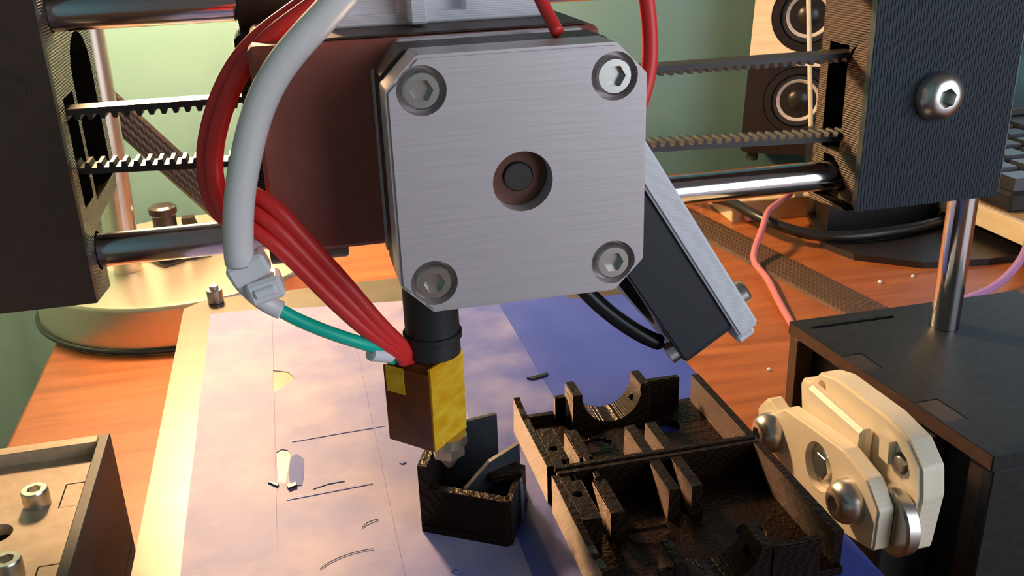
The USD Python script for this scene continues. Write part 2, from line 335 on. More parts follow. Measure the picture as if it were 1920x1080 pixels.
# ------------------------------------------------------------------ print head
t = Thing('print_carriage', 'black printed block sliding on the rods behind the motor', 'print carriage', (26, 200, -60))
t.part('front_block', box(-5.5, 56, 168.3, 205, -58.5, -21.6, 0.8), 'brown_glare_print')
rear = man(box(-9, 58, 205.1, 233, -66, -24, 0.8))
for z in (-18.9, -71.2): rear -= mcyl((-40, 222, z), (90, 222, z), 4.4)
rear -= man(box(-20, 70, 217.5, 226.5, -62.5, -36.5, 0.1))
t.part('rear_block', rear, 'black_print_side', 0)
for x in (-8, 40):
    t.part('rod_bearing', ring_([(4.0, 0), (7.2, 0), (7.5, .4), (7.5, 17.6), (7.2, 18), (4.0, 18)], (x, 222, -18.9), (1, 0, 0), 32), 'black_print_smooth')
    t.part('rod_bearing', ring_([(4.0, 0), (7.2, 0), (7.5, .4), (7.5, 17.6), (7.2, 18), (4.0, 18)], (x, 222, -71.2), (1, 0, 0), 32), 'black_print_smooth')
t.part('belt_clamp', box(57.2, 61, 218, 226, -66, -56, .5), 'black_print')
t.part('belt_clamp', box(-12, -9.2, 218, 226, -60, -48, .5), 'black_print')

t = Thing('stepper_motor', 'square silver-faced stepper motor with four corner screws and a round centre hole', 'motor', (35.6, 157, -64))
c, hx = (35.6, -42.6), 21.1
def oct_poly(h, cut, cx=c[0], cz=c[1]):
    return Polygon([(cx - h + cut, cz - h), (cx + h - cut, cz - h), (cx + h, cz - h + cut), (cx + h, cz + h - cut), (cx + h - cut, cz + h), (cx - h + cut, cz + h), (cx - h, cz + h - cut), (cx - h, cz - h + cut)])
cap = sprism(oct_poly(hx, 5.2).buffer(-1).buffer(1), 146, 155, 'xz', 0.5)
cap = man(cap) - mcyl((c[0], 140, c[1]), (c[0], 150.5, c[1]), 5.0, 48)
for sx in (-15.5, 15.5):
    for sz in (-15.8, 15.8):
        cap -= mcyl((c[0] + sx, 140, c[1] + sz), (c[0] + sx, 148.6, c[1] + sz), 3.9, 32)
cap_ = t.part('rear_cap', cap, 'aluminium', 28)
t.part('lamination', prism(oct_poly(20.8, 3.8), 155.05, 164.9, 'xz'), 'black_print_smooth', 0, 'dark laminated middle of the motor')
t.part('front_cap', sprism(oct_poly(hx, 5.2), 165, 168.2, 'xz', 0.4), 'aluminium')
t.part('shaft_bearing', ring_([(2.6, 0), (4.8, 0), (4.8, 1.2), (2.6, 1.2)], (c[0], 149.6, c[1]), (0, 1, 0), 32), 'bronze_dark')
t.part('shaft_end', cyl((c[0], 148.9, c[1]), (c[0], 152, c[1]), 2.4), 'dark_metal')
for sx in (-15.5, 15.5):
    for sz in (-15.8, 15.8):
        cap_screw(t, (c[0] + sx, 148.6, c[1] + sz), (0, -1, 0), 3.0, 2.7, socket=0.55)

t = Thing('extruder_body', 'white printed extruder block rising above the back of the motor', 'extruder', (28, 195, -21))
ex = man(box(8, 50, 182, 203, -21.3, 14, 0.6)) - man(box(29, 34.5, 178, 186, -19, 20, 0.3)) - man(box(12, 22, 178, 183.5, -19, 20, .3))
t.part('block', ex, 'white_print', 0)
t.part('idler_arm', box(23.2, 26.4, 177, 181.9, -20.6, 12, .4), 'white_print')
t.part('mount_lip', box(3, 54, 170, 204.5, -21.5, -21.1, 0.1), 'black_print_smooth')

t = Thing('hot_end', 'hot end with black barrel and amber tape-wrapped heater block above the print', 'hot end', (22.5, 173, -110))
t.part('barrel', join(cyl((22.6, 172, -83.5), (22.6, 172, -58.6), 5.4), cyl((22.6, 172, -80), (22.6, 172, -78.6), 5.9)), 'rubber')
hb = Polygon([(20.5, 165.8), (28.4, 173.6), (20.5, 181.4), (12.6, 173.6)])
t.part('heater_block', sprism(hb.buffer(-0.5), -102.3, -84.6, 'xy', 0.5), 'kapton_shaded')
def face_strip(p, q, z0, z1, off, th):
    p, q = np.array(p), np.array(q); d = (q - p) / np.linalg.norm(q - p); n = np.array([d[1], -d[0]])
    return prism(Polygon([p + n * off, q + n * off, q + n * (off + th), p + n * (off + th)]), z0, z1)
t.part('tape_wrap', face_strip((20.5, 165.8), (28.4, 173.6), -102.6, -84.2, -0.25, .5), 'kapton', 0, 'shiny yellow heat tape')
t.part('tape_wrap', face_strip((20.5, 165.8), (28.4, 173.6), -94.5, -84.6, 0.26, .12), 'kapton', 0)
t.part('tape_wrap', face_strip((12.6, 173.6), (20.5, 165.8), -102.5, -85.5, -0.25, .5), 'kapton_shaded', 0, 'heat tape with shade painted into its dark amber colour')
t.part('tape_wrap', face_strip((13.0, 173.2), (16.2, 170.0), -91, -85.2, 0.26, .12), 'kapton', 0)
t.part('nozzle', join(lathe([(3.6, -2.05), (3.6, -4.4), (2.6, -4.8), (0.7, -7.6)], (24.2, 171.8, -102.6), (0, 0, 1), 6), cyl((24.2, 171.8, -104.6), (24.2, 171.8, -102.35), 4)), 'brass', 0)
t.part('heater_lead', tube([(14.5, 172.5, -83.5), (17.5, 171, -83.2), (21, 169.5, -84.0), (22, 171, -84.4)], 0.8), 'copper')

# fan with its white holder
t = Thing('cooling_fan', 'black square fan on a white slanting holder beside the motor', 'fan', (76, 175, -85))
U_ = np.array([0.535, 0, -0.845]); V_ = np.array([0.845, 0, 0.535]); Y_ = np.array([0, 1.0, 0]); O = np.array([58.2, 160, -44.8])
# local axes: x along the slant, y into depth, z across the thickness (towards the upper right)
def fl(m): return local(m, O, U_, Y_, V_)
fr = man(sprism(Polygon([(0, 0), (44, 0), (44, 40), (0, 40)]).buffer(-2).buffer(2), -11.5, 0, 'xy', 0.4)) - mcyl((22, 20, -15), (22, 20, 5), 18.6, 48)
t.part('fan_frame', fl(fr), 'fan_black', 25)
t.part('hub', fl(lathe([(7, -9), (8, -8), (8, -2), (7, -1.5)], (22, 20, 0), (0, 0, 1), 28)), 'fan_black')
for k in range(7):
    a = k * 2 * math.pi / 7; d = np.array([math.cos(a), math.sin(a), 0]); s = np.array([-d[1], d[0], 0])
    P = np.array([22, 20, 0]) + np.array([d * 7 + s * -3 + [0, 0, -8], d * 17.8 + s * -6 + [0, 0, -8], d * 17.8 + s * 6 + [0, 0, -3], d * 7 + s * 3 + [0, 0, -3]])
    P = np.vstack([P, P + [0, 0, .6]])
    t.part('blade', fl((P, np.array([[0, 3, 2], [0, 2, 1], [4, 5, 6], [4, 6, 7], [0, 1, 5], [0, 5, 4], [1, 2, 6], [1, 6, 5], [2, 3, 7], [2, 7, 6], [3, 0, 4], [3, 4, 7]]))), 'fan_black', 0)
pl = man(sprism(Polygon([(-3.5, -1), (45.5, -1), (45.5, 41), (-3.5, 41)]).buffer(-1).buffer(1), 0.15, 4.9, 'xy', 0.5)) - mcyl((22, 20, -5), (22, 20, 8), 17, 40)
t.part('holder', fl(pl), 'white_print', 25, 'white printed fan holder')
t.part('holder_end', fl(box(45.6, 47.4, 0, 40, -0.4, 3.6, .5)), 'white_print')
for x in (40,):
    for y in (4, 36): t.part('holder_screw', fl(lathe([(2.4, 4.9), (2.4, 6.6), (1.8, 7.2)], (x, y, 0), (0, 0, 1), 24)), 'bolt_steel')
t.part('holder_screw', fl(lathe([(2.2, -13.4), (2.2, -11.6)], (41, 3, 0), (0, 0, 1), 24)), 'bolt_steel')

# wires and sleeves around the head
solo('cable_sleeve', 'thick whitish clear cable sleeve arching down left of the motor', 'cable sleeve', tube([(18, 165, -6), (10.4, 163, -14.0), (5.8, 163, -18.2), (0.4, 163, -23.4), (-4.1, 163, -29.8), (-7.3, 163, -37.4), (-9.7, 163, -45.5), (-11.0, 163, -53.5), (-11.2, 163.2, -57.2)], 2.6, 14), 'clear_sleeve', True)
for k, (dx, dy) in enumerate(((0, 0), (-1.6, 2.4))):
    solo('red_wire', ('outer', 'inner')[k] + ' red wire looping left of the clear sleeve behind it', 'wire', tube([(16 + dx, 176 + dy, -6), (7.6 + dx, 176 + dy, -15.3), (-2.1 + dx, 176 + dy, -21.5), (-8.5 + dx, 176 + dy, -28.5), (-12.5 + dx, 176 + dy, -36.5), (-14.2 + dx, 176 + dy, -43.7), (-13.2 + dx, 174 + dy, -50.8), (-7 + dx, 169 + dy, -53)], 1.7), 'wire_red', True)
for k, (o, nm) in enumerate(((0, 'upper'), (2.5, 'middle'), (5.0, 'lower'))):
    solo('red_wire', nm + ' of the thick red wires slanting down to the heater block', 'wire', tube([(-10.5 - o * .3, 169, -46.6 - o * .9), (-8.0 - o * .4, 168, -46.4 - o * 1.0), (-4.6 - o * .5, 165.6, -48.2 - o * 1.0), (-0.6 - o * .5, 164.5, -53.4 - o * .8), (6.4 - o * .45, 164.5, -63.8 - o * .7), (12.6 - o * .3, 166.5, -74.2 - o * .4), (16.5 - o * .2, 169.5, -80.6 - o * .2), (17.5 - o * .2, 171.0, -84.2)], 1.45), 'wire_red', True)
solo('green_wire', 'green wire curving from the white sleeve to the heater block', 'wire', tube([(-6.1, 165, -67.3), (1, 165, -72.4), (8.4, 165.6, -76.6), (13.0, 169, -80.5), (14.2, 171.5, -83.8)], 1.25), 'wire_green', True)
solo('heat_shrink', 'white shrink tube holding the upper end of the green wire', 'shrink tube', tube([(-11.5, 164, -61.0), (-10.0, 164.5, -63.4), (-8.4, 165, -65.5), (-5.4, 165, -67.8)], 1.7), 'white_plastic', True)
solo('heat_shrink', 'small white shrink tube at the heater end of the green wire', 'shrink tube', tube([(9.8, 166.3, -79.2), (11.8, 167.6, -80.4), (13.6, 169.2, -81.6)], 1.5), 'white_plastic', True)
t = Thing('wire_connector', 'glaring white plug connector hanging below the clear sleeve', 'connector', (-9, 163, -65))
t.part('plug', rot(box(-13.5, -6.4, 161, 166, -60.4, -56.4, .6), -22, (0, 1, 0), (-10, 163, -58.4)), 'white_plastic')
t.part('socket', rot(box(-10.6, -4.4, 160.6, 166, -64.4, -60.2, .6), -14, (0, 1, 0), (-8, 163, -62.4)), 'white_plastic')
t.part('latch', rot(box(-9.4, -5.6, 159.9, 160.7, -63, -61.4, .3), -14, (0, 1, 0), (-8, 163, -62.4)), 'white_plastic')
solo('red_wire', 'single red wire dropping onto the top of the motor', 'wire', tube([(36, 170, 4), (40.5, 166, -8), (43.5, 161, -16.5), (45.0, 157, -21.0)], 1.1), 'wire_red', True)
solo('red_wire', 'red wire arching down right of the motor in front of the belt', 'wire', tube([(57, 172, 6), (64, 172, -9), (66.8, 172, -22), (66.5, 171, -31), (63, 170, -40)], 1.5), 'wire_red', True)
solo('black_strand', 'black curved strand drooping under the right corner of the motor', 'wire', tube([(48, 172, -63), (51, 170, -70), (58, 168, -78), (64.5, 166, -83), (68, 166, -85)], 1.7), 'cable_black', True)  # thick black tube curving below the motor corner

# ------------------------------------------------------------------ print bed
BZ = -127.0
t = Thing('print_bed', 'metal print bed covered with strips of blue masking tape', 'print bed', (30, 200, -131))
plate = Polygon([(-43, 60), (104.6, 60), (104.6, 328), (-36, 328), (-43, 322)])
t.part('plate', sprism(plate, BZ - 3.2, BZ - 0.2, 'xy', .3), 'bed_plate', 0, 'bare beige metal plate')
cuts = unary_union([
    Polygon([(-13.4, 263.8), (-9.1, 261.4), (-7.2, 256.6), (-9.9, 253.0), (-13.5, 249.4)]),
    Polygon([(-13.0, 216.5), (-11.7, 217.7), (-10.1, 216.7), (-9.4, 214.4), (-10.3, 207.6), (-11.1, 201.9), (-12.9, 202.9)]),
    LineString([(-4.4, 197.2), (-1, 198.3), (2.5, 198.4)]).buffer(.3)])
edges = [-33.4, -13.2, 12.0, 37.0, 61.6, 85.5, 104.2]; ends = [(313.5, 312.5), (311, 307), (307, 304), (303, 301), (297, 293), (289, 287)]
fronts = [-31.8, -13.6, 12.0, 37.0, 64.5, 87, 104.3]; mats = ['tape_worn_glare', 'tape_worn_glare', 'tape_worn_glare', 'tape_half_glare', 'tape_blue', 'tape_blue']
rng = random.Random(4)
for i in range(6):
    L, R = [], []
    for k in range(13):
        y = 62 + (ends[i][0] - 62) * k / 12; w = (y - 180) / 130
        j = 0.0 if i else rng.uniform(-.35, .35)
        xl = edges[i] * (y > 180) + (edges[i] + (fronts[i] - edges[i]) * min(1, (180 - y) / 100 + .3)) * (y <= 180)
        L.append((xl + j, y)); R.append((edges[i + 1] - 0.05, y if k < 12 else ends[i][1]))
    p = Polygon(L + R[::-1]).difference(cuts)
    p = max(p.geoms, key=lambda g: g.area) if p.geom_type != 'Polygon' else p
    t.part('tape_strip', prism(p, BZ - .2, BZ + (.0 if i % 2 else .04)), mats[i], 0)
def patch(pts, m, name='tape_patch', z=0.05, th=0.08): t.part(name, prism(Polygon(pts).buffer(.3).buffer(-.2), BZ + z, BZ + z + th), m, 0)
patch([(-9.5, 212.4), (-8.1, 214.0), (-6.6, 211.5), (-6.6, 205.3), (-7.3, 199.6), (-9.7, 199.9), (-10.1, 205.1)], 'tape_fresh')
t.part('tape_ridge', prism(LineString([(-8.7, 220.5), (3, 221.2), (14.7, 221.6)]).buffer(.28), BZ, BZ + .15), 'tape_line', 0)
t.part('tape_ridge', prism(LineString([(-10.6, 194.5), (0, 195.1), (8.7, 195.6)]).buffer(.3), BZ, BZ + .15), 'tape_line', 0)
t.part('bed_bolt', join(cyl((-32.3, 324.5, BZ - .2), (-32.3, 324.5, BZ + 4.6), 2.7), cyl((-32.3, 324.5, BZ - .2), (-32.3, 324.5, BZ + 6), 1.6)), 'bolt_steel')
t.part('bed_carrier', box(-10, 72, 70, 300, -137, -130.3, 1), 'dark_metal')
sc = [solo('plastic_scrap', 'thin black shard lying on the pale blue tape right of the heater block', 'scrap', prism(Polygon([(57.0, 236.2), (59.9, 236.9), (63.6, 237.6), (62.9, 236.3), (58.5, 235.0)]), BZ + .05, BZ + .5), 'cable_black', 0),
      solo('plastic_scrap', 'black sliver beside the torn brown patch of tape', 'scrap', prism(Polygon([(-10.8, 200.0), (-8.4, 200.4), (-8.5, 199.1), (-10.3, 198.4)]), BZ + .15, BZ + .7), 'cable_black', 0),
      solo('plastic_scrap', 'tiny black crumb left of the torn brown patch of tape', 'scrap', prism(Polygon([(-15.1, 202.8), (-12.6, 201.4), (-12.9, 200.3)]), BZ + .05, BZ + .5), 'cable_black', 0),
      solo('plastic_scrap', 'small dark blue dot on the tape left of the half-built print', 'scrap', lathe([(.9, 0), (.7, .3)], (17.1, 202.5, BZ + .02), (0, 0, 1), 10), 'tape_line', 0),
      solo('plastic_scrap', 'small dark blue dot on the tape at the bottom edge of the picture', 'scrap', lathe([(.8, 0), (.6, .3)], (22, 158.7, BZ + .02), (0, 0, 1), 10), 'tape_line', 0)]
solo('filament_strand', 'long thin grey filament strand lying on the tape near the bottom', 'filament', tube([(-4.7, 167.0, BZ + .2), (-.2, 169.8, BZ + .2), (6.6, 170.7, BZ + .2)], .08, 6), 'rubber', True)
solo('filament_strand', 'short dark filament curl on the tape left of the half-built print', 'filament', tube([(5.1, 178.8, BZ + .2), (6.6, 180.2, BZ + .3), (8.8, 180.8, BZ + .2)], .1, 6), 'rubber', True)

# ------------------------------------------------------------------ printed parts on the bed
S = 174.5
def printed_part(sign, label, ylen):
    t = Thing('printed_bracket_half', label, 'printed part', (72, S + sign * ylen / 2, BZ))
    Y = lambda d: S + sign * d
    def bx(x0, x1, d0, d1, z0, z1, c=.25): a, b = sorted((Y(d0), Y(d1))); return box(x0, x1, a, b, z0, z1, c)
    z = BZ + .06
    fl = man(bx(47.6, 96.4, .5, ylen, z, z + 2.0)) - mcyl((84, Y(23), z - 1), (84, Y(23), z + 3), 3.2)
    t.part('tray_floor', fl, 'black_print', 0)
    t.part('seam_wall', bx(48, 96.4, .35, 1.9, z, z + 9.6), 'black_print', 0)
    # left wall, thinning to a spike at its far end
    wl = Polygon([(Y(1.9), z), (Y(ylen - .5), z), (Y(ylen - 1.5), z + 10.4), (Y(ylen - 3), z + 9.8), (Y(ylen - 11), z + 9.2), (Y(1.9), z + 9.6)])
    wl = wl if wl.exterior.is_ccw else Polygon(list(wl.exterior.coords)[::-1])
    t.part('side_wall', prism(wl, 46.6, 48.2, 'yz'), 'black_print', 0)
    wr = Polygon([(Y(1.9), z), (Y(ylen - 1.5), z), (Y(ylen - 1.5), z + 9.6), (Y(1.9), z + 9.6)])
    wr = wr if wr.exterior.is_ccw else Polygon(list(wr.exterior.coords)[::-1])
    t.part('side_wall', prism(wr, 94.6, 96.6, 'yz'), 'black_print', 0)
    bs = man(bx(48.25, 52.6, 1.95, 19, z, z + 9.2)) - mcyl((50.2, Y(9.5), z + 3), (50.2, Y(9.5), z + 20), 1.15, 20) - man(bx(51.4, 60, 1, 4.5, z + 5.5, z + 20))
    t.part('screw_boss', bs, 'black_print', 0)
    t.part('guide_rib', man(bx(55.0, 58.2, 4.4, 17.5, z + 1.5, z + 8.6)), 'black_print', 0)
    rib = mcyl((53.7, Y(1.95), z + 8.4), (53.7, Y(4.4), z + 8.4), 3.3, 28) - mcyl((53.7, Y(0), z + 9), (53.7, Y(8), z + 9), 2.1, 24)
    t.part('rod_seat', rib.trim_by_plane((0, 0, -1), -(z + 9.2)), 'black_print', 20)
    for x in (70.4, 75.6):
        q = Polygon([(x - 1.5, z + 1.8), (x + 1.5, z + 1.8), (x + 1.2, z + 9.4), (x - 1.2, z + 9.4)])
        a, b = sorted((Y(1.95), Y(14)))
        t.part('guide_rib', prism(q, a, b, 'xz'), 'black_print', 0)
    # half-round saddle
    a, b = sorted((Y(ylen - 8), Y(ylen)))
    sd = man(box(60.4, 80.6, a, b, z + 1.6, z + 10.2, .3)) - mcyl((70.5, a - 1, z + 11.0), (70.5, b + 1, z + 11.0), 7.7, 44) - mcyl((77.0, (a + b) / 2, z + 6), (83, (a + b) / 2 + .1, z + 9.5), 1.4, 16)
    tip = man(box(60.4, 62.9, a, b, z + 10, z + 12, .3)) + man(box(78.1, 80.6, a, b, z + 10, z + 12.5, .3))
    t.part('saddle', sd + (tip if sign > 0 else man(box(78.1, 80.6, a, b, z + 10, z + 10.6, .2))), 'black_print', 25)
    t.part('end_wall', bx(57.4, 60.3, ylen - 2, ylen, z + 1.8, z + 8.6), 'black_print', 0)
    t.part('end_wall', bx(80.7, 91.2, ylen - 2, ylen, z + 1.8, z + 9.6), 'black_print', 0)
    t.part('end_wall', bx(48.2, 57.3, ylen - 2, ylen, z + 1.8, z + 4.2), 'black_print', 0)
    t.part('loose_string', tube([(58.4, Y(16), z + 2.4), (62.5, Y(18.5), z + 4.2), (67, Y(17.5), z + 3.2)], .55, 6), 'black_print', True)
    return t
printed_part(1, 'rear black printed tray with half-round saddle nearest the motor', 35)
tb = printed_part(-1, 'front black printed tray with half-round saddle at the bottom edge of the picture', 38)

t = Thing('half_built_print', 'black half-built print standing under the nozzle', 'printed part', (30, 178, BZ))
z, H = BZ + .06, BZ + 16.6
def wall(p, q, z1, th=1.3): return prism(LineString([p, q]).buffer(th / 2, cap_style=2), z, z1)
t.part('base', prism(Polygon([(18, 173.6), (34, 163.6), (42.5, 178.6), (43, 196), (25, 201.5)]), z, z + 1.6), 'black_print', 0)
t.part('wall', prism(Polygon([(17.6, 174), (19.4, 173.0), (25.4, 188), (23.6, 189)]), z, H), 'black_print', 0)
t.part('wall', prism(Polygon([(18.5, 173.6), (34, 163.6), (35.3, 165.2), (19.3, 175.4)]), z, z + 11.2), 'black_print', 0)
t.part('wall', prism(Polygon([(34, 163.6), (35.4, 163.8), (41.6, 176.0), (40.4, 176.8)]), z, z + 11.2), 'black_print', 0)
def upright(pts, th):
    """a flat wall through 3D corner points, given thickness along its normal"""
    P = np.array(pts, float); n = np.cross(P[1] - P[0], P[2] - P[0]); n /= np.linalg.norm(n); k = len(P)
    v = np.vstack([P, P + n * th]); f = []
    for i in range(1, k - 1): f += [(0, i + 1, i), (k, k + i, k + i + 1)]
    for i in range(k):
        j = (i + 1) % k; f += [(i, j, k + j), (i, k + j, k + i)]
    m = trimesh.Trimesh(v, f, process=False); m.fix_normals(); return np.array(m.vertices), np.array(m.faces)
t.part('wall', upright([(24, 189, z + 1.6), (38.5, 192, z + 1.6), (38.5, 192, H - .3), (24, 189, H)], 1.0), 'fan_black', 0)  # bluish black on both fins stands in for window sheen
t.part('wall', upright([(26, 172.5, z + 1.6), (40.4, 178.5, z + 1.6), (40.4, 178.5, H - .6), (33, 175.4, H - 2.2), (27, 173, z + 10)], 1.0), 'fan_black', 0, 'upright fin with blue window sheen painted into its colour')
t.part('ledge', box(33, 40, 172.0, 177.4, z + 10.4, z + 11.8, .3), 'black_print')
t.part('string', tube([(39.2, 171.6, z + 11), (39.4, 171, z + 6), (39.3, 170.6, z + .5)], .5, 8), 'drip', True, 'pale glossy drip of filament')

# ------------------------------------------------------------------ cream bearing clamp beside the bed
t = Thing('bearing_clamp', 'cream printed clamp with two domed bolts and a bearing beside the bed', 'bearing clamp', (120, 178, -146))
fp = rpoly2([(209, -140), (211, -132), (206, -126.5), (200.5, -128), (197, -124.8), (186, -123.2), (170, -121.2), (160, -123), (154.5, -128), (154.5, -139), (165, -142), (190, -142)], 1.6)
fpm = man(sprism(fp, 116, 120.6, 'yz', 0.6)) - mcyl((110, 179, -131.5), (118.6, 179, -131.5), 6.2, 36)
t.part('front_plate', fpm, 'cream_print', 25)
t.part('bearing', ring_([(2.6, 0), (5.9, 0), (5.9, 1.6), (2.6, 1.6)], (118.0, 179, -131.5), (1, 0, 0), 36), 'bolt_steel')
t.part('axle', join(cyl((117, 179, -131.5), (141.0, 179, -131.5), 2.5), cyl((116.4, 179, -131.5), (118, 179, -131.5), 3.4, 6)), 'steel', 20)
button_bolt(t, (116, 201.5, -134.5), (-1, 0, 0), 5.4, 5.0)
button_bolt(t, (116, 164.2, -131.6), (-1, 0, 0), 5.4, 5.0)
rp = rpoly2([(204, -126), (205, -121), (199.5, -119.6), (196, -115.2), (189, -113.2), (168, -112.4), (159, -113.6), (153.5, -118), (152, -125), (153.5, -140), (162, -144), (200, -144)], 2.2)
rpm = man(sprism(rp, 124.5, 131, 'yz', 0.8)) - mcyl((120, 160, -120.5), (127, 160, -120.5), 2.6, 24) - mcyl((120, 194, -118.5), (126, 194, -118.5), 1.8, 24)
t.part('rear_plate', rpm, 'cream_print', 25)
t.part('bridge', box(120.7, 124.4, 170, 195, -136, -117.5, 1.0), 'cream_print')
t.part('wedge', prism(Polygon([(162.5, -116.2), (166.3, -115.8), (165.5, -121.6), (162.1, -121.8)]), 122.6, 124.4, 'yz'), 'cream_print', 0)
t.part('clamp_screw', cyl((123.6, 160, -120.5), (127.5, 160, -120.5), 1.9), 'bolt_steel')
t.part('roller', lathe([(7.6, 0), (8.2, .5), (8.2, 3.1), (7.6, 3.6)], (120.75, 157.5, -133.5), (1, 0, 0), 40), 'bolt_steel', 30, 'dark polished roller between the plates')
t.part('mount_post', box(131.1, 146, 172, 186, DESK, -124, .6), 'rubber')

# ------------------------------------------------------------------ desk lamp
t = Thing('desk_lamp', 'chrome desk lamp with a broad round base behind the print bed', 'lamp', (-62, 487, DESK))
t.part('base', lathe([(72, 0.2), (72, 1.6), (70.5, 2.2), (70.5, 20), (69, 21.8), (66, 22.2), (20, 23)], (-61, 487, DESK), (0, 0, 1), 96), 'chrome', 40)
t.part('base_trim', trimesh.creation.torus(71.6, 1.2, major_sections=96, minor_sections=8, transform=trimesh.transformations.translation_matrix((-61, 487, DESK + 1.6))), 'dark_metal')
t.part('pole', tube([(-85, 470, -163), (-85, 470, 120), (-84, 472, 165), (-80, 482, 182), (-72, 500, 188), (-62, 515, 180)], 6.8, 20), 'chrome', True)
t.part('shade', ring_([(64, 0), (65.5, 0), (26, 52), (10, 56), (10, 54.5), (25, 50.5)], (-62, 515, 110), (0, 0, 1), 48), 'chrome', 40)
t.part('lamp_holder', cyl((-62, 515, 128), (-62, 515, 182), 9), 'dark_metal')
t.part('dark_diamond', prism(Polygon([(-85, 491), (-67.6, 466), (-52, 478), (-66, 500)]), DESK + 22.6, DESK + 24.4), 'dark_metal', 0)  # flat dark diamond lying on the base below the knob
t.part('knob', lathe([(6.5, 0), (6.5, 3), (4.5, 6), (4.6, 12), (5.6, 14), (5.6, 22), (6.6, 23), (6.6, 26), (5, 27)], (-65.5, 478, DESK + 24.4), (0, 0, 1), 28), 'dark_metal')
t.part('knob_arm', prism(Polygon([(-56, -160.6), (-46, -160.6), (-52, -141), (-57.5, -141)]), 476, 482, 'xz'), 'dark_metal', 0)

def braid(p0, p1, w, n_dir, nu, nv, amp, th=1.2):
    """flat braided strap from p0 to p1: every strand crossing is a raised bead"""
    p0, p1 = np.asarray(p0, float), np.asarray(p1, float); d = (p1 - p0); L = np.linalg.norm(d); d /= L
    n = np.asarray(n_dir, float); n -= d * (n @ d); n /= np.linalg.norm(n); s = np.cross(n, d)
    U, V = np.meshgrid(np.linspace(0, 1, nu), np.linspace(-1, 1, nv), indexing='ij')
    h = amp * np.abs(np.sin(U * nu / 6 * np.pi + V * nv / 6 * 2.2)) * np.abs(np.cos(V * nv / 6 * np.pi / 2)) ** .5
    edge = (1 - np.abs(V) ** 8)
    top = p0 + (U * L)[..., None] * d + (V * w / 2)[..., None] * s + ((th + h) * edge)[..., None] * n
    bot = p0 + (U * L)[..., None] * d + (V * w / 2)[..., None] * s
    v = np.vstack([top.reshape(-1, 3), bot.reshape(-1, 3)]); i, j = np.meshgrid(np.arange(nu - 1), np.arange(nv - 1), indexing='ij')
    q = np.stack([i * nv + j, (i + 1) * nv + j, (i + 1) * nv + j + 1, i * nv + j + 1], -1).reshape(-1, 4); m = nu * nv
    f = np.vstack([q[:, [0, 1, 2]], q[:, [0, 2, 3]], q[:, [2, 1, 0]] + m, q[:, [3, 2, 0]] + m])
    return v, f
noisy('braid_dark', (0.020, 0.014, 0.014), (0.035, 0.024, 0.022), 500, rough=0.4)
noisy('braid_brown', (0.075, 0.040, 0.024), (0.11, 0.060, 0.034), 500, rough=0.35)
solo('braided_strap', 'dark braided strap hanging slantwise before the green wall by the lamp pole', 'braided strap', braid((-100, 520, -76), (-26, 520, -169), 15, (0, -1, 0.3), 190, 31, 1.0), 'braid_dark', True)
solo('braided_strap', 'brown braided strap lying flat on the desk under the pink cable', 'braided strap', braid((223, 560, DESK + .1), (254, 350, DESK + .1), 24, (0, 0, 1), 420, 43, 1.0), 'braid_brown', True)

# ------------------------------------------------------------------ behind on the desk
t = Thing('speaker', 'small two-driver speaker at the back right of the desk', 'speaker', (350, 640, -180))
def sp(m): return rot(rot(m, 2.5, (0, 1, 0), (349, 612, -178)), -27, (0, 0, 1), (351, 612, -178))
t.part('cabinet', sp(sprism(sbox(313, 385, -178, -44).buffer(-4).buffer(4), 612.5, 690 - 26, 'xz', 1.0)), 'speaker_black')
t.part('upper_baffle', sp(man(prism(sbox(312.6, 385.4, -114.5, -44), 609.5, 612.4, 'xz')) - mcyl((349, 600, -81), (349, 620, -81), 24.6, 48)), 'pale_wood', 0, 'pale wooden upper front')
t.part('lower_baffle', sp(man(prism(sbox(312.6, 385.4, -178, -114.6).buffer(-4).buffer(4), 609.5, 612.4, 'xz')) - mcyl((349, 600, -139), (349, 620, -139), 24, 48)), 'speaker_black', 0, 'black lower front')
for z0, rr in ((-81, 24.4), (-139, 23.8)):
    def ring(r1, r2, d, th): return sp(ring_([(r1, 0), (r2, 0), (r2 - .4, -th), (r1 + .4, -th)], (349, d, z0), (0, 1, 0), 48))
    t.part('driver_rim', ring(18.4, rr, 612.4, 3.6), 'speaker_black')
    t.part('surround', ring(15, 18.2, 612.3, 1.6), 'rubber')
    t.part('cone', sp(ring_([(15, 0), (8.6, 4), (8.0, 4), (14.4, -.2)], (349, 611.5, z0), (0, 1, 0), 48)), 'cone_grey', 40)
    t.part('dust_cap', sp(lathe([(8.6, 0.6)] + [(8.6 * math.cos(a), -5 * math.sin(a) + .5) for a in np.linspace(.1, 1.5, 8)], (349, 614.2, z0), (0, 1, 0), 36)), 'speaker_black', 40)
for x in (322, 376): t.part('foot', sp(cyl((x, 618, DESK), (x, 618, -176.5), 4)), 'rubber')
solo('wooden_stick', 'thin pale wooden stick standing upright in front of the speaker', 'stick', tube([(324.2, 566, -49), (339.5, 566, DESK + .5)], 1.5, 10), 'pale_wood', True)

t = Thing('wooden_block', 'pale wooden block lying on the desk below the speaker', 'wooden block', (290, 520, DESK))
t.part('block', rot(box(252, 330, 502, 560, DESK, -171.5, .6), -4, (0, 0, 1), (280, 520, 0)), 'pale_wood')
t.part('shaded_front', rot(box(252, 330, 500.6, 501.9, DESK, -172, .3), -4, (0, 0, 1), (280, 520, 0)), 'tan_wood', 30, 'front side with shade painted into its tan colour')  # tan sheet puts the shade on the front side into colour

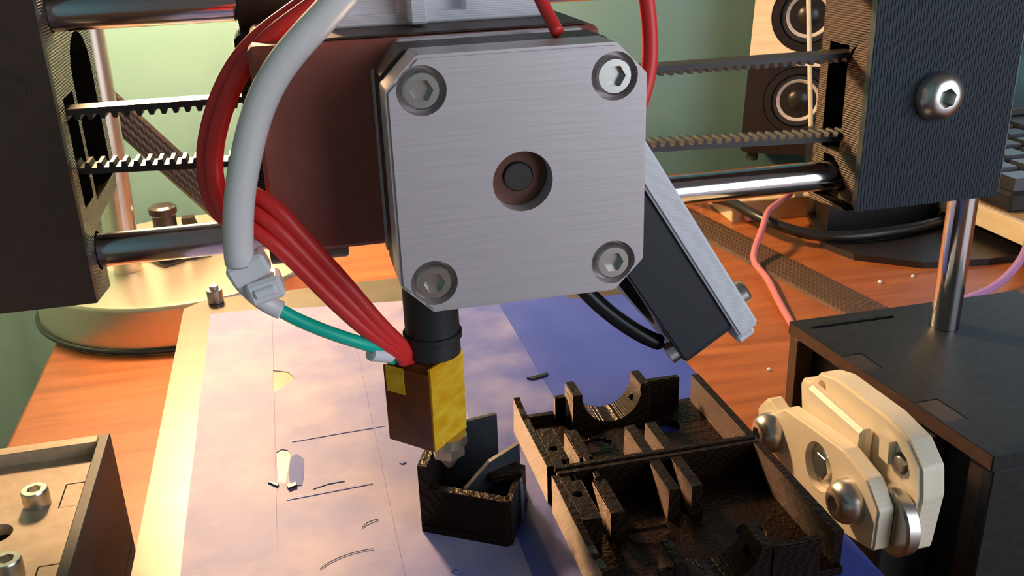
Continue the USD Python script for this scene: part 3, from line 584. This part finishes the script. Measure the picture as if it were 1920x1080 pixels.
t = Thing('desk_box', 'black box on a flat plate stretched forward as painted shadow behind the right bracket and the black cable', 'box', (330, 500, DESK))
t.part('plate', prism(Polygon([(278, 447), (284, 425), (310, 403), (345, 397), (420, 400), (430, 500), (316, 546)]), DESK, -181.5, 'xy'), 'speaker_black', 0)  # black plate reaches forward to stand in for the shadow on the desk
t.part('body', prism(Polygon([(287, 458), (318, 541), (352, 541), (360, 462)]), -181.4, -140, 'xy'), 'speaker_black', 0)

solo('black_cable', 'black cable crossing the desk in a wide curve to the right', 'cable', tube([(238, 590, -178), (241, 537, -176), (249, 503, -172), (252, 473, -172), (272, 450, -177.3), (304, 441, -178.0), (337, 445, -178.2), (353, 449, -178.2)], 3.0, 12), 'cable_black', True)
t = Thing('cable_plug', 'black ribbed cable plug and glossy body behind the upright rod', 'plug', (370, 450, DESK))
for k in range(5): t.part('rib', ring_([(2.8, 0), (5.2 + k * .25, .3), (5.2 + k * .25, 2.0), (2.8, 2.3)], (354.5 + 3.0 * k, 449, -175.5), (1, 0, 0), 18), 'rubber')
t.part('body', rot(box(370, 396, 440, 458, -181.4, -169, 3.5), 0, (0, 0, 1), (370, 449, 0)), 'cable_black')
pk = [(209, 352, -183.3), (212, 363, -183), (218, 386, -182), (225, 413, -181), (228, 430, -179), (242, 449, -170), (258, 472, -168.2), (277, 489, -168.2), (291, 506, -168.2), (296, 530, -168.4), (289, 545, -168.4), (270, 551, -168.4)]
solo('pink_cable', 'pink cable winding over the braided strap to the wooden block', 'cable', tube(pk, 1.7, 10), 'cable_pink', True)
for k in range(3):
    solo('pink_cable', ('left', 'middle', 'right')[k] + ' strand of the pink cable bundle beside the wooden block', 'cable', tube([(243 + 2.6 * k, 552, -177 + k), (252 + 2.6 * k, 534, -174 + k), (258 + 2.6 * k, 512, -176 + k * .6), (258.5 + 2.4 * k, 497, -182)], 1.9, 10), 'cable_pink', True)
solo('pink_cable', 'pinkish violet cable at the right edge behind the steel rod', 'cable', tube([(292, 354, -183), (300, 357, -182.5), (316, 361, -181), (336, 371, -178), (360, 390, -172), (366, 402, -165)], 2.0, 10), 'cable_violet', True)
solo('desk_crumb', 'white crumb on the desk left of the upright rod', 'crumb', trimesh.creation.icosphere(1, 1.0, transform=None).apply_translation((278, 392, DESK + .8)), 'white_plastic', 0)
solo('desk_crumb', 'white crumb on the desk just beside the upright rod', 'crumb', trimesh.creation.icosphere(1, 0.9).apply_translation((298, 394, DESK + .7)), 'white_plastic', 0)
solo('desk_crumb', 'white crumb on the desk between fan and right base box', 'crumb', trimesh.creation.icosphere(1, 0.8).apply_translation((181, 322, DESK + .6)), 'white_plastic', 0)

t = Thing('keyboard_tray', 'low wooden tray with a pale front rail at the right edge', 'tray', (450, 470, DESK))
t.part('board', box(366, 640, 360, 600, -171, -167, .5), 'tan_wood')
t.part('rail', box(362, 366, 360, 600, -176, -164.5, .5), 'pale_wood', 30, 'pale lit edge rail')
for x, y in ((372, 365), (630, 365), (372, 590), (630, 590)): t.part('leg', box(x - 5, x + 5, y - 5, y + 5, DESK, -171, .5), 'tan_wood')
t = Thing('keyboard', 'black keyboard on the tray at the right edge', 'keyboard', (480, 480, -167))
t.part('case', box(372, 620, 420, 596, -166.9, -156, 1.5), 'keycap')
t.part('top_bar', box(376, 616, 578, 592, -156, -150, 1.2), 'steel', 30, 'silver bar along the back')
for r in range(7):
    for k in range(5):
        x, y = 376 + k * 21 + (r % 3) * 4, 424 + r * 21.5
        p = [(x, y), (x + 18, y), (x + 18, y + 17.5), (x, y + 17.5)]
        P = np.array([(a, b, -156) for a, b in p] + [(a + (1.8 if a == x else -1.8), b + (1.5 if b == y else -3), -149.5) for a, b in p])
        t.part('key', m3.Manifold.hull_points(P), 'keycap', 0)

t = Thing('monitor', 'computer monitor glowing bluish white at the right edge of the picture', 'monitor', (720, 640, -150))
plain('monitor_case', (0.10, 0.11, 0.12), 0.4)
mat('screen', {'e': ('emission', {'color': (0.62, 0.84, 1.0), 'strength': 1.8})}, surface='e.emission')
t.part('case', man(box(500, 940, 632, 655, -118, 180, 3)) - man(box(514, 926, 620, 640, -95, 168, .5)), 'monitor_case')
t.part('screen', box(514.2, 925.8, 638, 639.9, -94.8, 167.8, .2), 'screen')
t.part('neck', box(690, 750, 640, 655, -181, -118.2, 2), 'monitor_case')
t.part('foot', box(630, 810, 606, 660, DESK, -181.2, 1.5), 'monitor_case')
